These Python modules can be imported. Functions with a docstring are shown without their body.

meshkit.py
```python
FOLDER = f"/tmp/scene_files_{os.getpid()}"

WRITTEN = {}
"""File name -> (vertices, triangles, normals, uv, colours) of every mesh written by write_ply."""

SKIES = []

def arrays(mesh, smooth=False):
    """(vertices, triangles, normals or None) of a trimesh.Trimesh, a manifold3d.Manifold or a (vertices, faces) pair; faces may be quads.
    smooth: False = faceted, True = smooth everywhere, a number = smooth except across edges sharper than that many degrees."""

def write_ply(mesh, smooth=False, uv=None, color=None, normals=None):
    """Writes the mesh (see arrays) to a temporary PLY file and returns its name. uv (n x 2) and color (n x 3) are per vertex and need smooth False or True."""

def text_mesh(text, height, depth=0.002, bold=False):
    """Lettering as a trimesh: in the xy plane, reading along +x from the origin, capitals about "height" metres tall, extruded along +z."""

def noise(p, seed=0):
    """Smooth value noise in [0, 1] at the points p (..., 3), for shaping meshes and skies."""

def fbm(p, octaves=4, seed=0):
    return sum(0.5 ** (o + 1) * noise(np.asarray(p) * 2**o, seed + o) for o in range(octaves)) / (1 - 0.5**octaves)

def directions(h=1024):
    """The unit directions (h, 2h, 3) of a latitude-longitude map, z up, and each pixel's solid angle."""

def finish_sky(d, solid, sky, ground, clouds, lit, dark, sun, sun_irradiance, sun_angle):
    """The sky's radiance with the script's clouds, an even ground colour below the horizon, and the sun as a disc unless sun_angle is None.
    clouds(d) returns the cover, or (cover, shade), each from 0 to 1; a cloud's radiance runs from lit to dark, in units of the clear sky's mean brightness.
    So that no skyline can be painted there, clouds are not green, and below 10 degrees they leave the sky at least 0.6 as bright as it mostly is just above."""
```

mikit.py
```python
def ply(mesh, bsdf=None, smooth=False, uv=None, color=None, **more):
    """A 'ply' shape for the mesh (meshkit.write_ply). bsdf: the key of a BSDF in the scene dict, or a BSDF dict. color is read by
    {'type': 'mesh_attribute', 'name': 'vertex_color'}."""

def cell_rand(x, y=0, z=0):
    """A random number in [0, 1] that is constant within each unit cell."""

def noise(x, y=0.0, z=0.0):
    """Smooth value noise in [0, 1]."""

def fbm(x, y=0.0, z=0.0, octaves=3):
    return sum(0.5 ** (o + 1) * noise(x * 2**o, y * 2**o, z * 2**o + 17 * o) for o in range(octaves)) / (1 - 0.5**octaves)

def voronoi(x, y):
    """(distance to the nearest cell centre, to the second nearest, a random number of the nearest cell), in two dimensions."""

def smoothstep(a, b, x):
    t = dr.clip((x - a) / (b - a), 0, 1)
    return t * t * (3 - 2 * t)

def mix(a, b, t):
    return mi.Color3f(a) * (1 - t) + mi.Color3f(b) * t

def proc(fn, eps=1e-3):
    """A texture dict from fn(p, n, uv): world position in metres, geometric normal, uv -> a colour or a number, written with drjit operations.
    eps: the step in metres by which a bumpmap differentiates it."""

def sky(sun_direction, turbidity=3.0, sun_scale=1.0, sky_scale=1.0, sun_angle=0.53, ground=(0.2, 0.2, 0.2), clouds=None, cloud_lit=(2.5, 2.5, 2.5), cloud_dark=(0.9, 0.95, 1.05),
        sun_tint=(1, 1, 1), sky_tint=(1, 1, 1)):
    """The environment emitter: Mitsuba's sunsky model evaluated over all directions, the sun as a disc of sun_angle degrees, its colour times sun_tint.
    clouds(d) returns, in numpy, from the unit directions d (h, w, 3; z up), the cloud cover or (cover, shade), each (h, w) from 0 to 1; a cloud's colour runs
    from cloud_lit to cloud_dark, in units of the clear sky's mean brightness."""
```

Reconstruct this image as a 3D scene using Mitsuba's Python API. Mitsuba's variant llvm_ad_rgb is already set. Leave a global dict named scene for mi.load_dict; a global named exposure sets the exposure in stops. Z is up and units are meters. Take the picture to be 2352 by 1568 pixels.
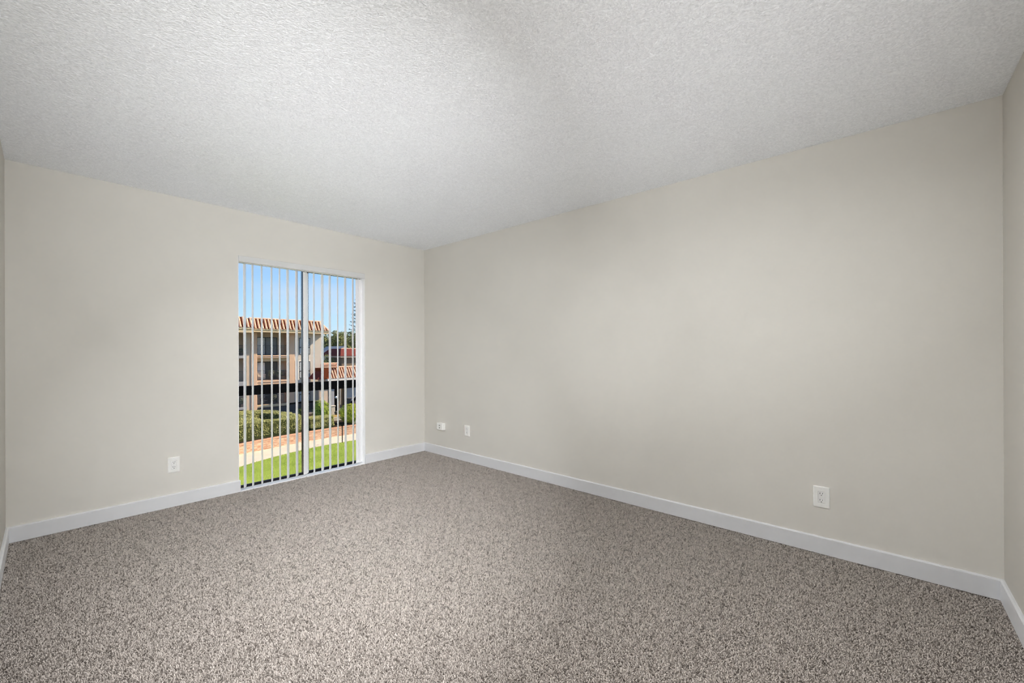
import math
import numpy as np
import trimesh
import mitsuba as mi
import mikit
import meshkit
from scipy.spatial import cKDTree
from shapely.geometry import Polygon, Point, LineString
from shapely.ops import triangulate

T = mi.ScalarTransform4f
scene, labels = {}, {}
PI = math.pi

# ------------------------------------------------------------------ camera, sky, light, exposure
exposure = 2.5
YAW, ROLL = 0.7254, -0.0034
FOCAL, W_PX, H_PX = 949.84, 2352, 1568
CAM = np.array([-3.0698, -4.1507, 1.2143])
fwd = np.array([math.cos(YAW), math.sin(YAW), 0.0])
rgt0 = np.array([math.sin(YAW), -math.cos(YAW), 0.0])
up = -rgt0 * math.sin(ROLL) + np.array([0, 0, 1.0]) * math.cos(ROLL)
scene['camera'] = {
    'type': 'perspective', 'fov_axis': 'x', 'fov': math.degrees(2 * math.atan(W_PX / 2 / FOCAL)),
    'principal_point_offset_x': 0.0, 'principal_point_offset_y': (784 - 804.84) / H_PX,
    'near_clip': 0.02, 'far_clip': 2000.0,
    'to_world': T().look_at(origin=CAM.tolist(), target=(CAM + fwd).tolist(), up=up.tolist()),
}


def clouds(d):
    wisp = meshkit.fbm(d * np.array([5, 5, 16.0]), 5, 3)
    cover = np.clip((wisp - 0.53) * 1.3, 0, 0.30) + 0.26 * np.exp(-np.clip(d[..., 2], 0, 1) / 0.10)
    return cover, 0.1


SUN = np.array([1.0, -0.40, 0.82])
scene['sky'] = mikit.sky(SUN, turbidity=2.5, sun_scale=1.0, sky_scale=1.0, ground=(0.25, 0.24, 0.2),
                         clouds=clouds, cloud_lit=(1.9, 1.95, 2.0), cloud_dark=(1.3, 1.4, 1.5), sky_tint=(0.88, 0.97, 1.05))
CEILING_FILL = 26.5  # powers of the added fill lamps, from here down
UP_FAR = 5.2
UP_LEFT = 2.6
UP_RIGHT = 2.4
WALL_FAR = 1.9
WALL_WINDOW = 1.0
FLOOR_FAR = 8.2

# ------------------------------------------------------------------ helpers


def numbered(key):
    if key not in scene and key not in labels:
        return key
    n = 1
    while f'{key}_{n:03d}' in scene or f'{key}_{n:03d}' in labels:
        n += 1
    return f'{key}_{n:03d}'


def obj(name, mesh, bsdf, parent=None, smooth=False, **more):
    key = numbered(f'{parent}__{name}' if parent else name)
    scene[key] = mesh if isinstance(mesh, dict) else mikit.ply(mesh, bsdf, smooth=smooth, **more)
    return key


def thing(name, label, cat, group=None):
    key = numbered(name)
    labels[key] = {'label': label, 'category': cat}
    if group:
        labels[key]['group'] = group
    return key


def tag(key, label, cat, group=None):
    labels[key] = {'label': label, 'category': cat}
    if group:
        labels[key]['group'] = group
    return key


def struct(name, mesh, bsdf, label, smooth=False, **more):
    key = obj(name, mesh, bsdf, None, smooth, **more)
    labels[key] = {'label': label, 'kind': 'structure'}
    return key


def box(x0, x1, y0, y1, z0, z1):
    m = trimesh.creation.box(extents=(x1 - x0, y1 - y0, z1 - z0))
    m.apply_translation(((x0 + x1) / 2, (y0 + y1) / 2, (z0 + z1) / 2))
    return m


def cbox(x0, x1, y0, y1, z0, z1, c=0.002):
    c = min(c, (x1 - x0) / 2.2, (y1 - y0) / 2.2, (z1 - z0) / 2.2)
    pts = []
    for sx in (0, 1):
        for sy in (0, 1):
            for sz in (0, 1):
                p = np.array([(x0, x1)[sx], (y0, y1)[sy], (z0, z1)[sz]])
                d = np.array([(1, -1)[sx], (1, -1)[sy], (1, -1)[sz]]) * c
                for k in range(3):
                    q = p + d
                    q[k] = p[k]
                    pts.append(q)
    return trimesh.convex.convex_hull(np.array(pts))


def cat(*ms):
    return trimesh.util.concatenate([m for m in ms])


def bar(p, q, r, n=8):
    return trimesh.creation.cylinder(radius=r, segment=np.array([p, q], float), sections=n)


def strip(p, q, w, h):
    """A square bar from p to q."""
    p, q = np.array(p, float), np.array(q, float)
    L = np.linalg.norm(q - p)
    m = trimesh.creation.box(extents=(w, h, L))
    m.apply_transform(trimesh.geometry.align_vectors([0, 0, 1], (q - p) / L))
    m.apply_translation((p + q) / 2)
    return m


def rgb(r, g, b):
    return {'type': 'rgb', 'value': [r, g, b]}


def diffuse(name, c):
    scene[name] = {'type': 'twosided', 'b': {'type': 'diffuse', 'reflectance': c if isinstance(c, dict) else rgb(*c)}}


def plastic(name, c, rough=0.3, spec=0.5):
    scene[name] = {'type': 'twosided', 'b': {'type': 'principled', 'base_color': c if isinstance(c, dict) else rgb(*c), 'roughness': rough, 'specular': spec}}


def metal(name, c, rough=0.35):
    scene[name] = {'type': 'twosided', 'b': {'type': 'principled', 'base_color': rgb(*c), 'roughness': rough, 'metallic': 0.9}}


# ------------------------------------------------------------------ materials
def wall_colour(p, n, uv):
    t = mikit.fbm(p.x * 3, p.y * 3, p.z * 3, octaves=2)
    return mikit.mix((0.642, 0.622, 0.580), (0.662, 0.642, 0.600), t)


def orange_peel(p, n, uv):
    return 0.0010 * mikit.fbm(p.x * 130, p.y * 130, p.z * 130, octaves=2)


scene['wall_paint'] = {'type': 'twosided', 'b': {'type': 'bumpmap', 't': mikit.proc(orange_peel, eps=1.5e-3),
                       'n': {'type': 'diffuse', 'reflectance': mikit.proc(wall_colour)}}}


def popcorn(p, n, uv):
    return 0.0026 * mikit.noise(p.x * 210, p.y * 210) + 0.0014 * mikit.noise(p.x * 420, p.y * 420)


def popcorn_tone(p, n, uv):  # grain tone put into the colour, darker in the bump hollows
    t = 0.6 * mikit.noise(p.x * 210, p.y * 210) + 0.4 * mikit.noise(p.x * 400, p.y * 400 + 7)
    return mikit.mix((0.70, 0.718, 0.742), (0.955, 0.972, 0.995), t)


scene['ceiling_paint'] = {'type': 'twosided', 'b': {'type': 'bumpmap', 't': mikit.proc(popcorn, eps=1.2e-3), 'n': {'type': 'diffuse', 'reflectance': mikit.proc(popcorn_tone)}}}
plastic('trim_paint', (0.645, 0.652, 0.672), 0.35, 0.4)
plastic('jamb_paint', (0.78, 0.785, 0.79), 0.35, 0.4)
plastic('outlet_plastic', (0.80, 0.80, 0.78), 0.28, 0.5)
plastic('insert_plastic', (0.76, 0.76, 0.75), 0.28, 0.5)
plastic('slot_dark', (0.03, 0.03, 0.03), 0.5, 0.3)
plastic('blind_vinyl', (0.85, 0.85, 0.86), 0.4, 0.4)
plastic('blind_rail', (0.60, 0.60, 0.595), 0.4, 0.4)
metal('bronze_frame', (0.03, 0.03, 0.035), 0.4)
metal('mullion_metal', (0.16, 0.16, 0.17), 0.3)
diffuse('black_paint', (0.005, 0.005, 0.006))
scene['pane_glass'] = {'type': 'thindielectric', 'int_ior': 1.5, 'specular_reflectance': rgb(0.12, 0.12, 0.12)}
scene['carpet_yarn'] = {'type': 'twosided', 'b': {'type': 'diffuse', 'reflectance': {'type': 'mesh_attribute', 'name': 'vertex_color'}}}
diffuse('carpet_backing', (0.25, 0.22, 0.20))
diffuse('subfloor_wood', (0.30, 0.27, 0.24))
# outdoors
diffuse('concrete', mikit.proc(lambda p, n, uv: mikit.mix((0.60, 0.54, 0.45), (0.68, 0.61, 0.52), mikit.fbm(p.x * 1.3, p.y * 1.3, octaves=3))))


def lawn_colour(p, n, uv):
    t = mikit.fbm(p.x * 1.1, p.y * 1.1, octaves=3)
    s = mikit.noise(p.x * 14, p.y * 14)
    return mikit.mix(mikit.mix((0.24, 0.36, 0.055), (0.37, 0.47, 0.11), t), (0.42, 0.49, 0.15), 0.3 * s)


diffuse('lawn_green', mikit.proc(lawn_colour))
diffuse('soil', (0.045, 0.035, 0.028))
diffuse('asphalt', (0.16, 0.155, 0.15))
diffuse('mortar', (0.62, 0.53, 0.44))


def brick_colour(p, n, uv):
    r = mikit.cell_rand(dr_floor(p.x * 4.6), dr_floor(p.y * 2.0), dr_floor(p.z * 13.0))
    return mikit.mix((0.50, 0.27, 0.17), (0.78, 0.58, 0.43), r)


import drjit as dr
dr_floor = dr.floor
diffuse('brick_red', mikit.proc(brick_colour))
diffuse('brick_cap', (0.66, 0.38, 0.26))


def stucco(a, b):
    return mikit.proc(lambda p, n, uv: mikit.mix(a, b, mikit.fbm(p.x * 0.9, p.y * 0.9, p.z * 0.9, octaves=3)))


diffuse('stucco_peach', stucco((0.66, 0.46, 0.33), (0.72, 0.51, 0.37)))
diffuse('stucco_cream', stucco((0.60, 0.55, 0.49), (0.67, 0.62, 0.56)))
diffuse('stucco_tan', stucco((0.58, 0.47, 0.37), (0.64, 0.52, 0.42)))
diffuse('stucco_brown', stucco((0.20, 0.15, 0.11), (0.25, 0.19, 0.14)))
diffuse('stucco_grey', stucco((0.32, 0.33, 0.36), (0.38, 0.39, 0.42)))
diffuse('siding_blue', (0.42, 0.46, 0.50))
diffuse('fascia_cream', (0.66, 0.55, 0.38))
diffuse('plinth_grey', (0.12, 0.11, 0.11))
diffuse('tile_clay', stucco((0.70, 0.40, 0.27), (0.86, 0.64, 0.49)))
diffuse('tile_pan', (0.16, 0.045, 0.02))
diffuse('roof_maroon', (0.17, 0.05, 0.045))
plastic('dark_glass', (0.05, 0.06, 0.07), 0.05, 0.6)
diffuse('curtain_grey', (0.52, 0.56, 0.60))
diffuse('pane_sky_pale', (0.75, 0.78, 0.82))  # sky reflection in the balcony door panes, painted as a pale colour
diffuse('curtain_dim', (0.26, 0.28, 0.30))
plastic('door_frame_dark', (0.03, 0.035, 0.045), 0.4)
diffuse('white_trim', (0.78, 0.76, 0.72))
plastic('lamp_white', (0.8, 0.8, 0.78), 0.4)
diffuse('stone_pale', (0.55, 0.50, 0.44))
diffuse('ledge_ochre', (0.62, 0.44, 0.18))


def leaf(name, a, b, trans=0.35):
    scene[name] = {'type': 'principledthin', 'base_color': {'type': 'mesh_attribute', 'name': 'vertex_color'}, 'roughness': 0.6, 'diff_trans': trans, 'spec_trans': 0.0}


leaf('leaf_card', None, None)
diffuse('bark', (0.16, 0.12, 0.09))

# ------------------------------------------------------------------ the room shell
RW, RD, RH = 3.2406, 4.6017, 2.44                   # left wall at x=-RW, end wall at y=-RD, ceiling height
WX0, WX1, WZ = -1.963, -0.781, 2.048                # the floor-length window opening
TH = 0.16
struct('wall_back', cat(box(-RW - 0.3, WX0, 0, TH, -0.3, RH + 0.3), box(WX1, 0.3, 0, TH, -0.3, RH + 0.3), box(WX0, WX1, 0, TH, WZ, RH + 0.3)),
       'wall_paint', 'greige painted wall with the floor-length window')
struct('wall_right', box(0, TH, -RD - 0.3, 0, -0.3, RH + 0.3), 'wall_paint', 'long greige painted wall on the right')
struct('wall_left', box(-RW - TH, -RW, -RD - 0.3, 0, -0.3, RH + 0.3), 'wall_paint', 'greige painted wall at the left edge')
struct('wall_front', box(-RW, 0, -RD - TH, -RD, -0.3, RH + 0.3), 'wall_paint', 'greige painted wall at the right edge, facing the window')


def depth_of(x, y):
    return (np.asarray(x) - CAM[0]) * fwd[0] + (np.asarray(y) - CAM[1]) * fwd[1]


def tiles(res_of, tile=0.23):
    """Grids over the room's plan, tile by tile, finer where they are near the viewer."""
    out = []
    nx, ny = int(round(RW / tile)), int(round(RD / tile))
    for i in range(nx):
        for j in range(ny):
            x0, x1 = -RW + RW * i / nx, -RW + RW * (i + 1) / nx
            y0, y1 = -RD + RD * j / ny, -RD + RD * (j + 1) / ny
            xm, ym = (x0 + x1) / 2, (y0 + y1) / 2
            dep = depth_of(xm, ym)
            side = abs((xm - CAM[0]) * rgt0[0] + (ym - CAM[1]) * rgt0[1])
            k = max(2, int(round(tile / (0.02 if dep < 1.05 or side > 1.25 * dep + 0.5 else res_of(dep)))))
            gx, gy = np.meshgrid(np.linspace(x0, x1, k + 1), np.linspace(y0, y1, k + 1), indexing='ij')
            a = np.arange((k + 1) * (k + 1)).reshape(k + 1, k + 1)
            f = np.stack([a[:-1, :-1].ravel(), a[1:, :-1].ravel(), a[1:, 1:].ravel(), a[:-1, 1:].ravel()], 1)
            out.append((gx.ravel(), gy.ravel(), f))
    return out


def join(parts):
    n, xs, ys, fs = 0, [], [], []
    for x, y, f in parts:
        xs.append(x)
        ys.append(y)
        fs.append(f + n)
        n += len(x)
    f = np.vstack(fs)
    return np.concatenate(xs), np.concatenate(ys), np.vstack([f[:, [0, 1, 2]], f[:, [0, 2, 3]]])


def jitter_points(sx, seed):
    rng = np.random.default_rng(seed)
    nx, ny = int(RW / sx) + 3, int(RD / sx) + 3
    gx, gy = np.meshgrid(np.arange(nx) * sx - RW - sx, np.arange(ny) * sx - RD - sx, indexing='ij')
    p = np.stack([gx.ravel(), gy.ravel()], 1)
    return p + rng.uniform(-0.46, 0.46, p.shape) * sx, rng


# sprayed (popcorn) ceiling: lumps in the mesh, the finest grain as a bump
cx_, cy_, cf_ = join(tiles(lambda d: 0.0058 if d < 2.6 else 0.0075))
pp = np.stack([cx_, cy_, np.zeros_like(cx_)], 1)
blobs, rng = jitter_points(0.012, 11)
size = rng.uniform(0.3, 1.0, len(blobs))
dist, near = cKDTree(blobs).query(pp[:, :2], k=2)
bump = np.clip(1 - (dist / (0.0085 * size[near])) ** 2, 0, 1) * size[near]
cz_ = RH - 0.0020 * bump.max(1) - 0.0012 * meshkit.fbm(pp * 110, 2, 5)
cz_[(cx_ > -1e-6) | (cx_ < -RW + 1e-6) | (cy_ > -1e-6) | (cy_ < -RD + 1e-6)] = RH
slab = box(-RW - 0.3, 0.3, -RD - 0.3, 0.16, RH + 0.001, RH + 0.3)
v = np.vstack([np.stack([cx_, cy_, cz_], 1)])
struct('ceiling', (v, cf_[:, ::-1]), 'ceiling_paint', 'white sprayed popcorn ceiling', smooth=True)
obj('slab', slab, 'ceiling_paint', 'ceiling')

# carpet
struct('floor', box(-RW - 0.3, 0.3, -RD - 0.3, 0.16, -0.3, -0.016), 'subfloor_wood', 'floor under a wall-to-wall carpet')
NPX, NPY = 9, 12                                     # the pile is laid in patches of single twisted tufts
PW, PD = RW / NPX, RD / NPY


def tuft_patch(seed, nx=62, ny=66):
    rng = np.random.default_rng(seed)
    gx, gy = np.meshgrid((np.arange(nx) + 0.5) / nx - 0.5, (np.arange(ny) + 0.5) / ny - 0.5, indexing='ij')
    n = nx * ny
    bx = (gx.ravel() + rng.uniform(-0.45, 0.45, n) / nx) * PW
    by = (gy.ravel() + rng.uniform(-0.45, 0.45, n) / ny) * PD
    phi = rng.uniform(0, 2 * PI, n)
    lean = rng.uniform(0.10, 0.85, n)
    length = rng.uniform(0.0085, 0.0125, n)
    rad = rng.uniform(0.0019, 0.0029, n)
    K = 4
    ring, verts = np.arange(K) * 2 * PI / K, []
    pos = np.stack([bx, by, np.full(n, -0.011)], 1)
    for sfrac, rf in ((0.0, 0.8), (0.5, 1.0), (0.86, 0.8), (1.0, 0.0)):
        a = lean * (0.35 + 0.65 * sfrac)
        d = np.stack([np.sin(a) * np.cos(phi), np.sin(a) * np.sin(phi), np.cos(a)], 1)
        c = pos + d * (length * sfrac)[:, None]
        if rf == 0.0:
            verts.append(c[:, None, :])
            continue
        e1 = np.stack([-np.sin(phi), np.cos(phi), 0 * phi], 1)
        e2 = np.cross(d, e1)
        w = ring[None, :] + (sfrac * 1.6 + phi)[:, None]
        verts.append(c[:, None, :] + (rad * rf)[:, None, None] * (np.cos(w)[..., None] * e1[:, None, :] + np.sin(w)[..., None] * e2[:, None, :]))
    V = np.concatenate(verts, 1)
    M = V.shape[1]
    f = []
    for r_ in range(2):
        for q in range(K):
            a, b = r_ * K + q, r_ * K + (q + 1) % K
            f += [(a, b, b + K), (a, b + K, a + K)]
    f += [(2 * K + q, 2 * K + (q + 1) % K, 3 * K) for q in range(K)]
    F = (np.array(f)[None] + (np.arange(n) * M)[:, None, None]).reshape(-1, 3)
    t = rng.uniform(0, 1, (n, 1))
    light, mid, dark = np.array([0.63, 0.574, 0.530]), np.array([0.43, 0.386, 0.352]), np.array([0.11, 0.093, 0.080])
    col = np.where(t < 0.58, light + (mid - light) * (t / 0.58), mid + (dark - mid) * (t - 0.58) / 0.42)
    return mikit.ply((V.reshape(-1, 3), F), 'carpet_yarn', smooth=True, color=np.repeat(col, M, axis=0))


for q in range(4):
    scene[f'tuft_patch_{q}'] = {'type': 'shapegroup', 'pile': tuft_patch(50 + q)}
rng = np.random.default_rng(9)
n = 0
for i in range(NPX):
    for j in range(NPY):
        n += 1
        scene[f'carpet__{n:03d}'] = {'type': 'instance', 'group': {'type': 'ref', 'id': f'tuft_patch_{rng.integers(4)}'},
                                     'to_world': T().translate([-RW + PW * (i + 0.5), -RD + PD * (j + 0.5), 0]).rotate([0, 0, 1], 180.0 * int(rng.integers(2)))}
labels['carpet'] = {'label': 'wall-to-wall grey-beige twisted pile carpet', 'category': 'carpet', 'kind': 'stuff'}
obj('backing', box(-RW, 0, -RD, 0, -0.014, -0.009), 'carpet_backing', 'floor')

# baseboards
BH, BT = 0.100, 0.014


def base_profile(L):
    p = Polygon([(0, 0), (BT, 0), (BT, BH - 0.006), (BT - 0.006, BH), (0, BH)])
    return trimesh.creation.extrude_polygon(p, L, engine='earcut')


def baseboard(o, along, out, L):
    m = base_profile(L)
    M = np.eye(4)
    M[:3, 0], M[:3, 1], M[:3, 2], M[:3, 3] = out, (0, 0, 1), along, o
    m.apply_transform(M)
    if np.linalg.det(M[:3, :3]) < 0:
        m.invert()
    return m


struct('baseboard_back', cat(baseboard((-RW, 0, 0), (1, 0, 0), (0, -1, 0), RW + WX0 + 0.012), baseboard((WX1 - 0.006, 0, 0), (1, 0, 0), (0, -1, 0), -WX1 + 0.006)),
       'trim_paint', 'white baseboard under the window wall, cut at the window')
struct('baseboard_right', baseboard((0, -RD, 0), (0, 1, 0), (-1, 0, 0), RD), 'trim_paint', 'white baseboard along the long right wall')
struct('baseboard_left', baseboard((-RW, -RD, 0), (0, 1, 0), (1, 0, 0), RD), 'trim_paint', 'white baseboard at the left edge')
struct('baseboard_front', baseboard((-RW, -RD, 0), (1, 0, 0), (0, 1, 0), RW), 'trim_paint', 'white baseboard at the right edge')

# ------------------------------------------------------------------ the window
struct('trim_1', cat(box(WX1 - 0.004, WX1 + 0.001, 0.001, 0.15, 0, WZ), box(WX0 - 0.001, WX0 + 0.004, 0.001, 0.15, 0, WZ), box(WX0, WX1, 0.001, 0.15, WZ - 0.004, WZ + 0.001)),
       'jamb_paint', 'white window jamb lining')
struct('trim_2', cbox(WX0 + 0.004, WX1 - 0.004, 0.0, 0.155, -0.016, 0.002, 0.003), 'jamb_paint', 'white window sill strip at the carpet edge')
struct('window_1', cat(box(WX0 + 0.004, WX0 + 0.026, 0.085, 0.14, 0.002, WZ - 0.004), box(WX1 - 0.020, WX1 - 0.004, 0.085, 0.14, 0.002, WZ - 0.004),
                       box(WX0 + 0.026, WX1 - 0.020, 0.085, 0.14, WZ - 0.039, WZ - 0.004), box(WX0 + 0.026, WX1 - 0.020, 0.085, 0.14, 0.002, 0.008)),
       'bronze_frame', 'dark bronze aluminium sliding window')
MX0, MX1 = -1.390, -1.334
obj('mullion', cbox(MX0, MX1, 0.088, 0.134, 0.008, WZ - 0.039, 0.003), 'mullion_metal', 'window_1')
k = obj('sash', cat(box(WX0 + 0.026, MX0, 0.092, 0.110, 0.010, 0.022), box(WX0 + 0.026, MX0, 0.092, 0.110, WZ - 0.046, WZ - 0.039), box(WX0 + 0.026, MX0, 0.086, 0.090, 0.008, 0.013)), 'bronze_frame', 'window_1')


def sheet(x0, x1, y, z0, z1):
    return (np.array([[x0, y, z0], [x1, y, z0], [x1, y, z1], [x0, y, z1]], float), np.array([[0, 1, 2, 3]]))


obj('pane', sheet(WX0 + 0.026, MX0, 0.102, 0.022, WZ - 0.046), 'pane_glass', k)
k = obj('sash', cat(box(MX1, WX1 - 0.020, 0.112, 0.132, 0.008, 0.020), box(MX1, WX1 - 0.020, 0.112, 0.132, WZ - 0.046, WZ - 0.039)), 'bronze_frame', 'window_1')
obj('pane', sheet(MX1, WX1 - 0.020, 0.122, 0.020, WZ - 0.046), 'pane_glass', k)

g = thing('guard_rail', 'flat black metal guard rail running across the outside of the window', 'guard rail')
obj('rail', cbox(WX0 - 0.12, WX1 + 0.12, 0.175, 0.190, 0.812, 0.898, 0.002), 'black_paint', g)
for x in (WX0 - 0.08, WX1 + 0.08):
    obj('bracket', cbox(x - 0.02, x + 0.02, TH, 0.176, 0.82, 0.89, 0.002), 'black_paint', g)

# vertical blind
bl = thing('vertical_blind', 'white vertical blind with open slats hanging in the floor-length window', 'blind')
HY = 0.040
obj('headrail', cat(cbox(WX0 + 0.006, WX1 - 0.005, 0.012, 0.068, 2.002, 2.044, 0.003), box(WX0 + 0.006, WX1 - 0.005, 0.010, 0.020, 1.996, 2.004), box(WX0 + 0.006, WX1 - 0.005, 0.060, 0.070, 1.996, 2.004)), 'blind_rail', bl)
obj('valance', cat(cbox(WX0 + 0.005, WX1 - 0.002, -0.006, -0.002, 1.999, 2.047, 0.001), cbox(WX0 + 0.005, WX1 - 0.002, -0.009, 0.003, 1.994, 2.001, 0.002)), 'blind_rail', bl)


def slat_mesh():
    w, sag, th = 0.089, 0.0055, 0.0012
    u = np.linspace(-1, 1, 9)
    out = [(sag * (1 - a * a), a * w / 2) for a in u]
    inn = [(sag * (1 - a * a) - th, a * w / 2) for a in u[::-1]]
    m = trimesh.creation.extrude_polygon(Polygon(out + inn), 1.971, engine='earcut')
    m.apply_translation((-sag * 0.6, 0, 0.014))
    return m


def hanger_mesh():
    a = trimesh.creation.extrude_polygon(Polygon([(-0.0012, -0.014), (0.0012, -0.014), (0.0012, 0.014), (-0.0012, 0.014)]), 0.030, engine='earcut')
    a.apply_translation((0, 0, 1.972))
    b = trimesh.creation.cylinder(radius=0.004, height=0.012, sections=8)
    b.apply_translation((0, 0, 2.000))
    return cat(a, b)


SLAT, HANG = mikit.ply(slat_mesh(), 'blind_vinyl', smooth=30), mikit.ply(hanger_mesh(), 'blind_rail')
# where each slat hangs along the rail and how far it is turned from straight across, in degrees
SLATS = [(-1.8953, 28.3), (-1.8330, 25.5), (-1.7595, 25.0), (-1.6776, 26.8), (-1.6092, 26.5), (-1.5382, 33.0), (-1.4577, 34.3), (-1.3735, 51.0),
         (-1.2949, 32.0), (-1.2114, 39.0), (-1.1349, 38.0), (-1.0534, 33.5), (-0.9709, 40.5), (-0.8876, 37.5), (-0.8270, 64.0), (-0.8000, 56.0)]
for sx, ang in SLATS:
    M = T().translate([sx, HY + 0.012, 0]).rotate([0, 0, 1], -ang)
    obj('slat', {**SLAT, 'to_world': M}, None, bl)
    obj('hanger', {**HANG, 'to_world': M}, None, bl)

# ------------------------------------------------------------------ sockets


def outlet(name, label, origin, right, out, w=0.080, h=0.125):
    """A wall plate with a rectangular double socket. right and out: unit vectors along and off the wall."""
    M = np.eye(4)
    M[:3, 0], M[:3, 1], M[:3, 2], M[:3, 3] = right, out, (0, 0, 1), origin

    def put(m):
        m = m.copy()
        m.apply_transform(M)
        if np.linalg.det(M[:3, :3]) < 0:
            m.invert()
        return m
    t = thing(name, label, 'wall outlet', None)
    plate = trimesh.convex.convex_hull(np.array([(sx * (w / 2 - i), d, sz * (h / 2 - i)) for sx in (-1, 1) for sz in (-1, 1) for d, i in ((0, 0), (0.0035, 0), (0.0065, 0.004))]))
    iw, ih = 0.0335, 0.067
    hole = box(-iw / 2 - 0.001, iw / 2 + 0.001, 0.001, 0.02, -ih / 2 - 0.001, ih / 2 + 0.001)
    try:
        plate = trimesh.boolean.difference([plate, hole], engine='manifold')
    except Exception:
        pass
    obj('plate', put(plate), 'outlet_plastic', t)
    face = cbox(-iw / 2, iw / 2, 0.001, 0.0062, -ih / 2, ih / 2, 0.001)
    cuts = []
    slots = []
    for s in (0.0195, -0.0195):
        for dx, hh in ((-0.0063, 0.008), (0.0063, 0.0065)):
            slots.append(('prong_slot', box(dx - 0.0013, dx + 0.0013, 0.0035, 0.0064, s + 0.003 - hh / 2, s + 0.003 + hh / 2)))
        g_ = trimesh.creation.cylinder(radius=0.0026, height=0.003, sections=14)
        g_.apply_transform(trimesh.transformations.rotation_matrix(PI / 2, (1, 0, 0)))
        g_.apply_translation((0, 0.0049, s - 0.0085))
        slots.append(('ground_hole', g_))
    r = obj('socket', put(face), 'insert_plastic', t)
    for nm, m in slots:
        obj(nm, put(m), 'slot_dark', r)
    for s in (1, -1):
        c = trimesh.creation.cylinder(radius=0.0028, height=0.001, sections=12)
        c.apply_transform(trimesh.transformations.rotation_matrix(PI / 2, (1, 0, 0)))
        c.apply_translation((0, 0.0069, s * h * 0.40))
        obj('screw', put(c), 'insert_plastic', t)
    return t


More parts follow.
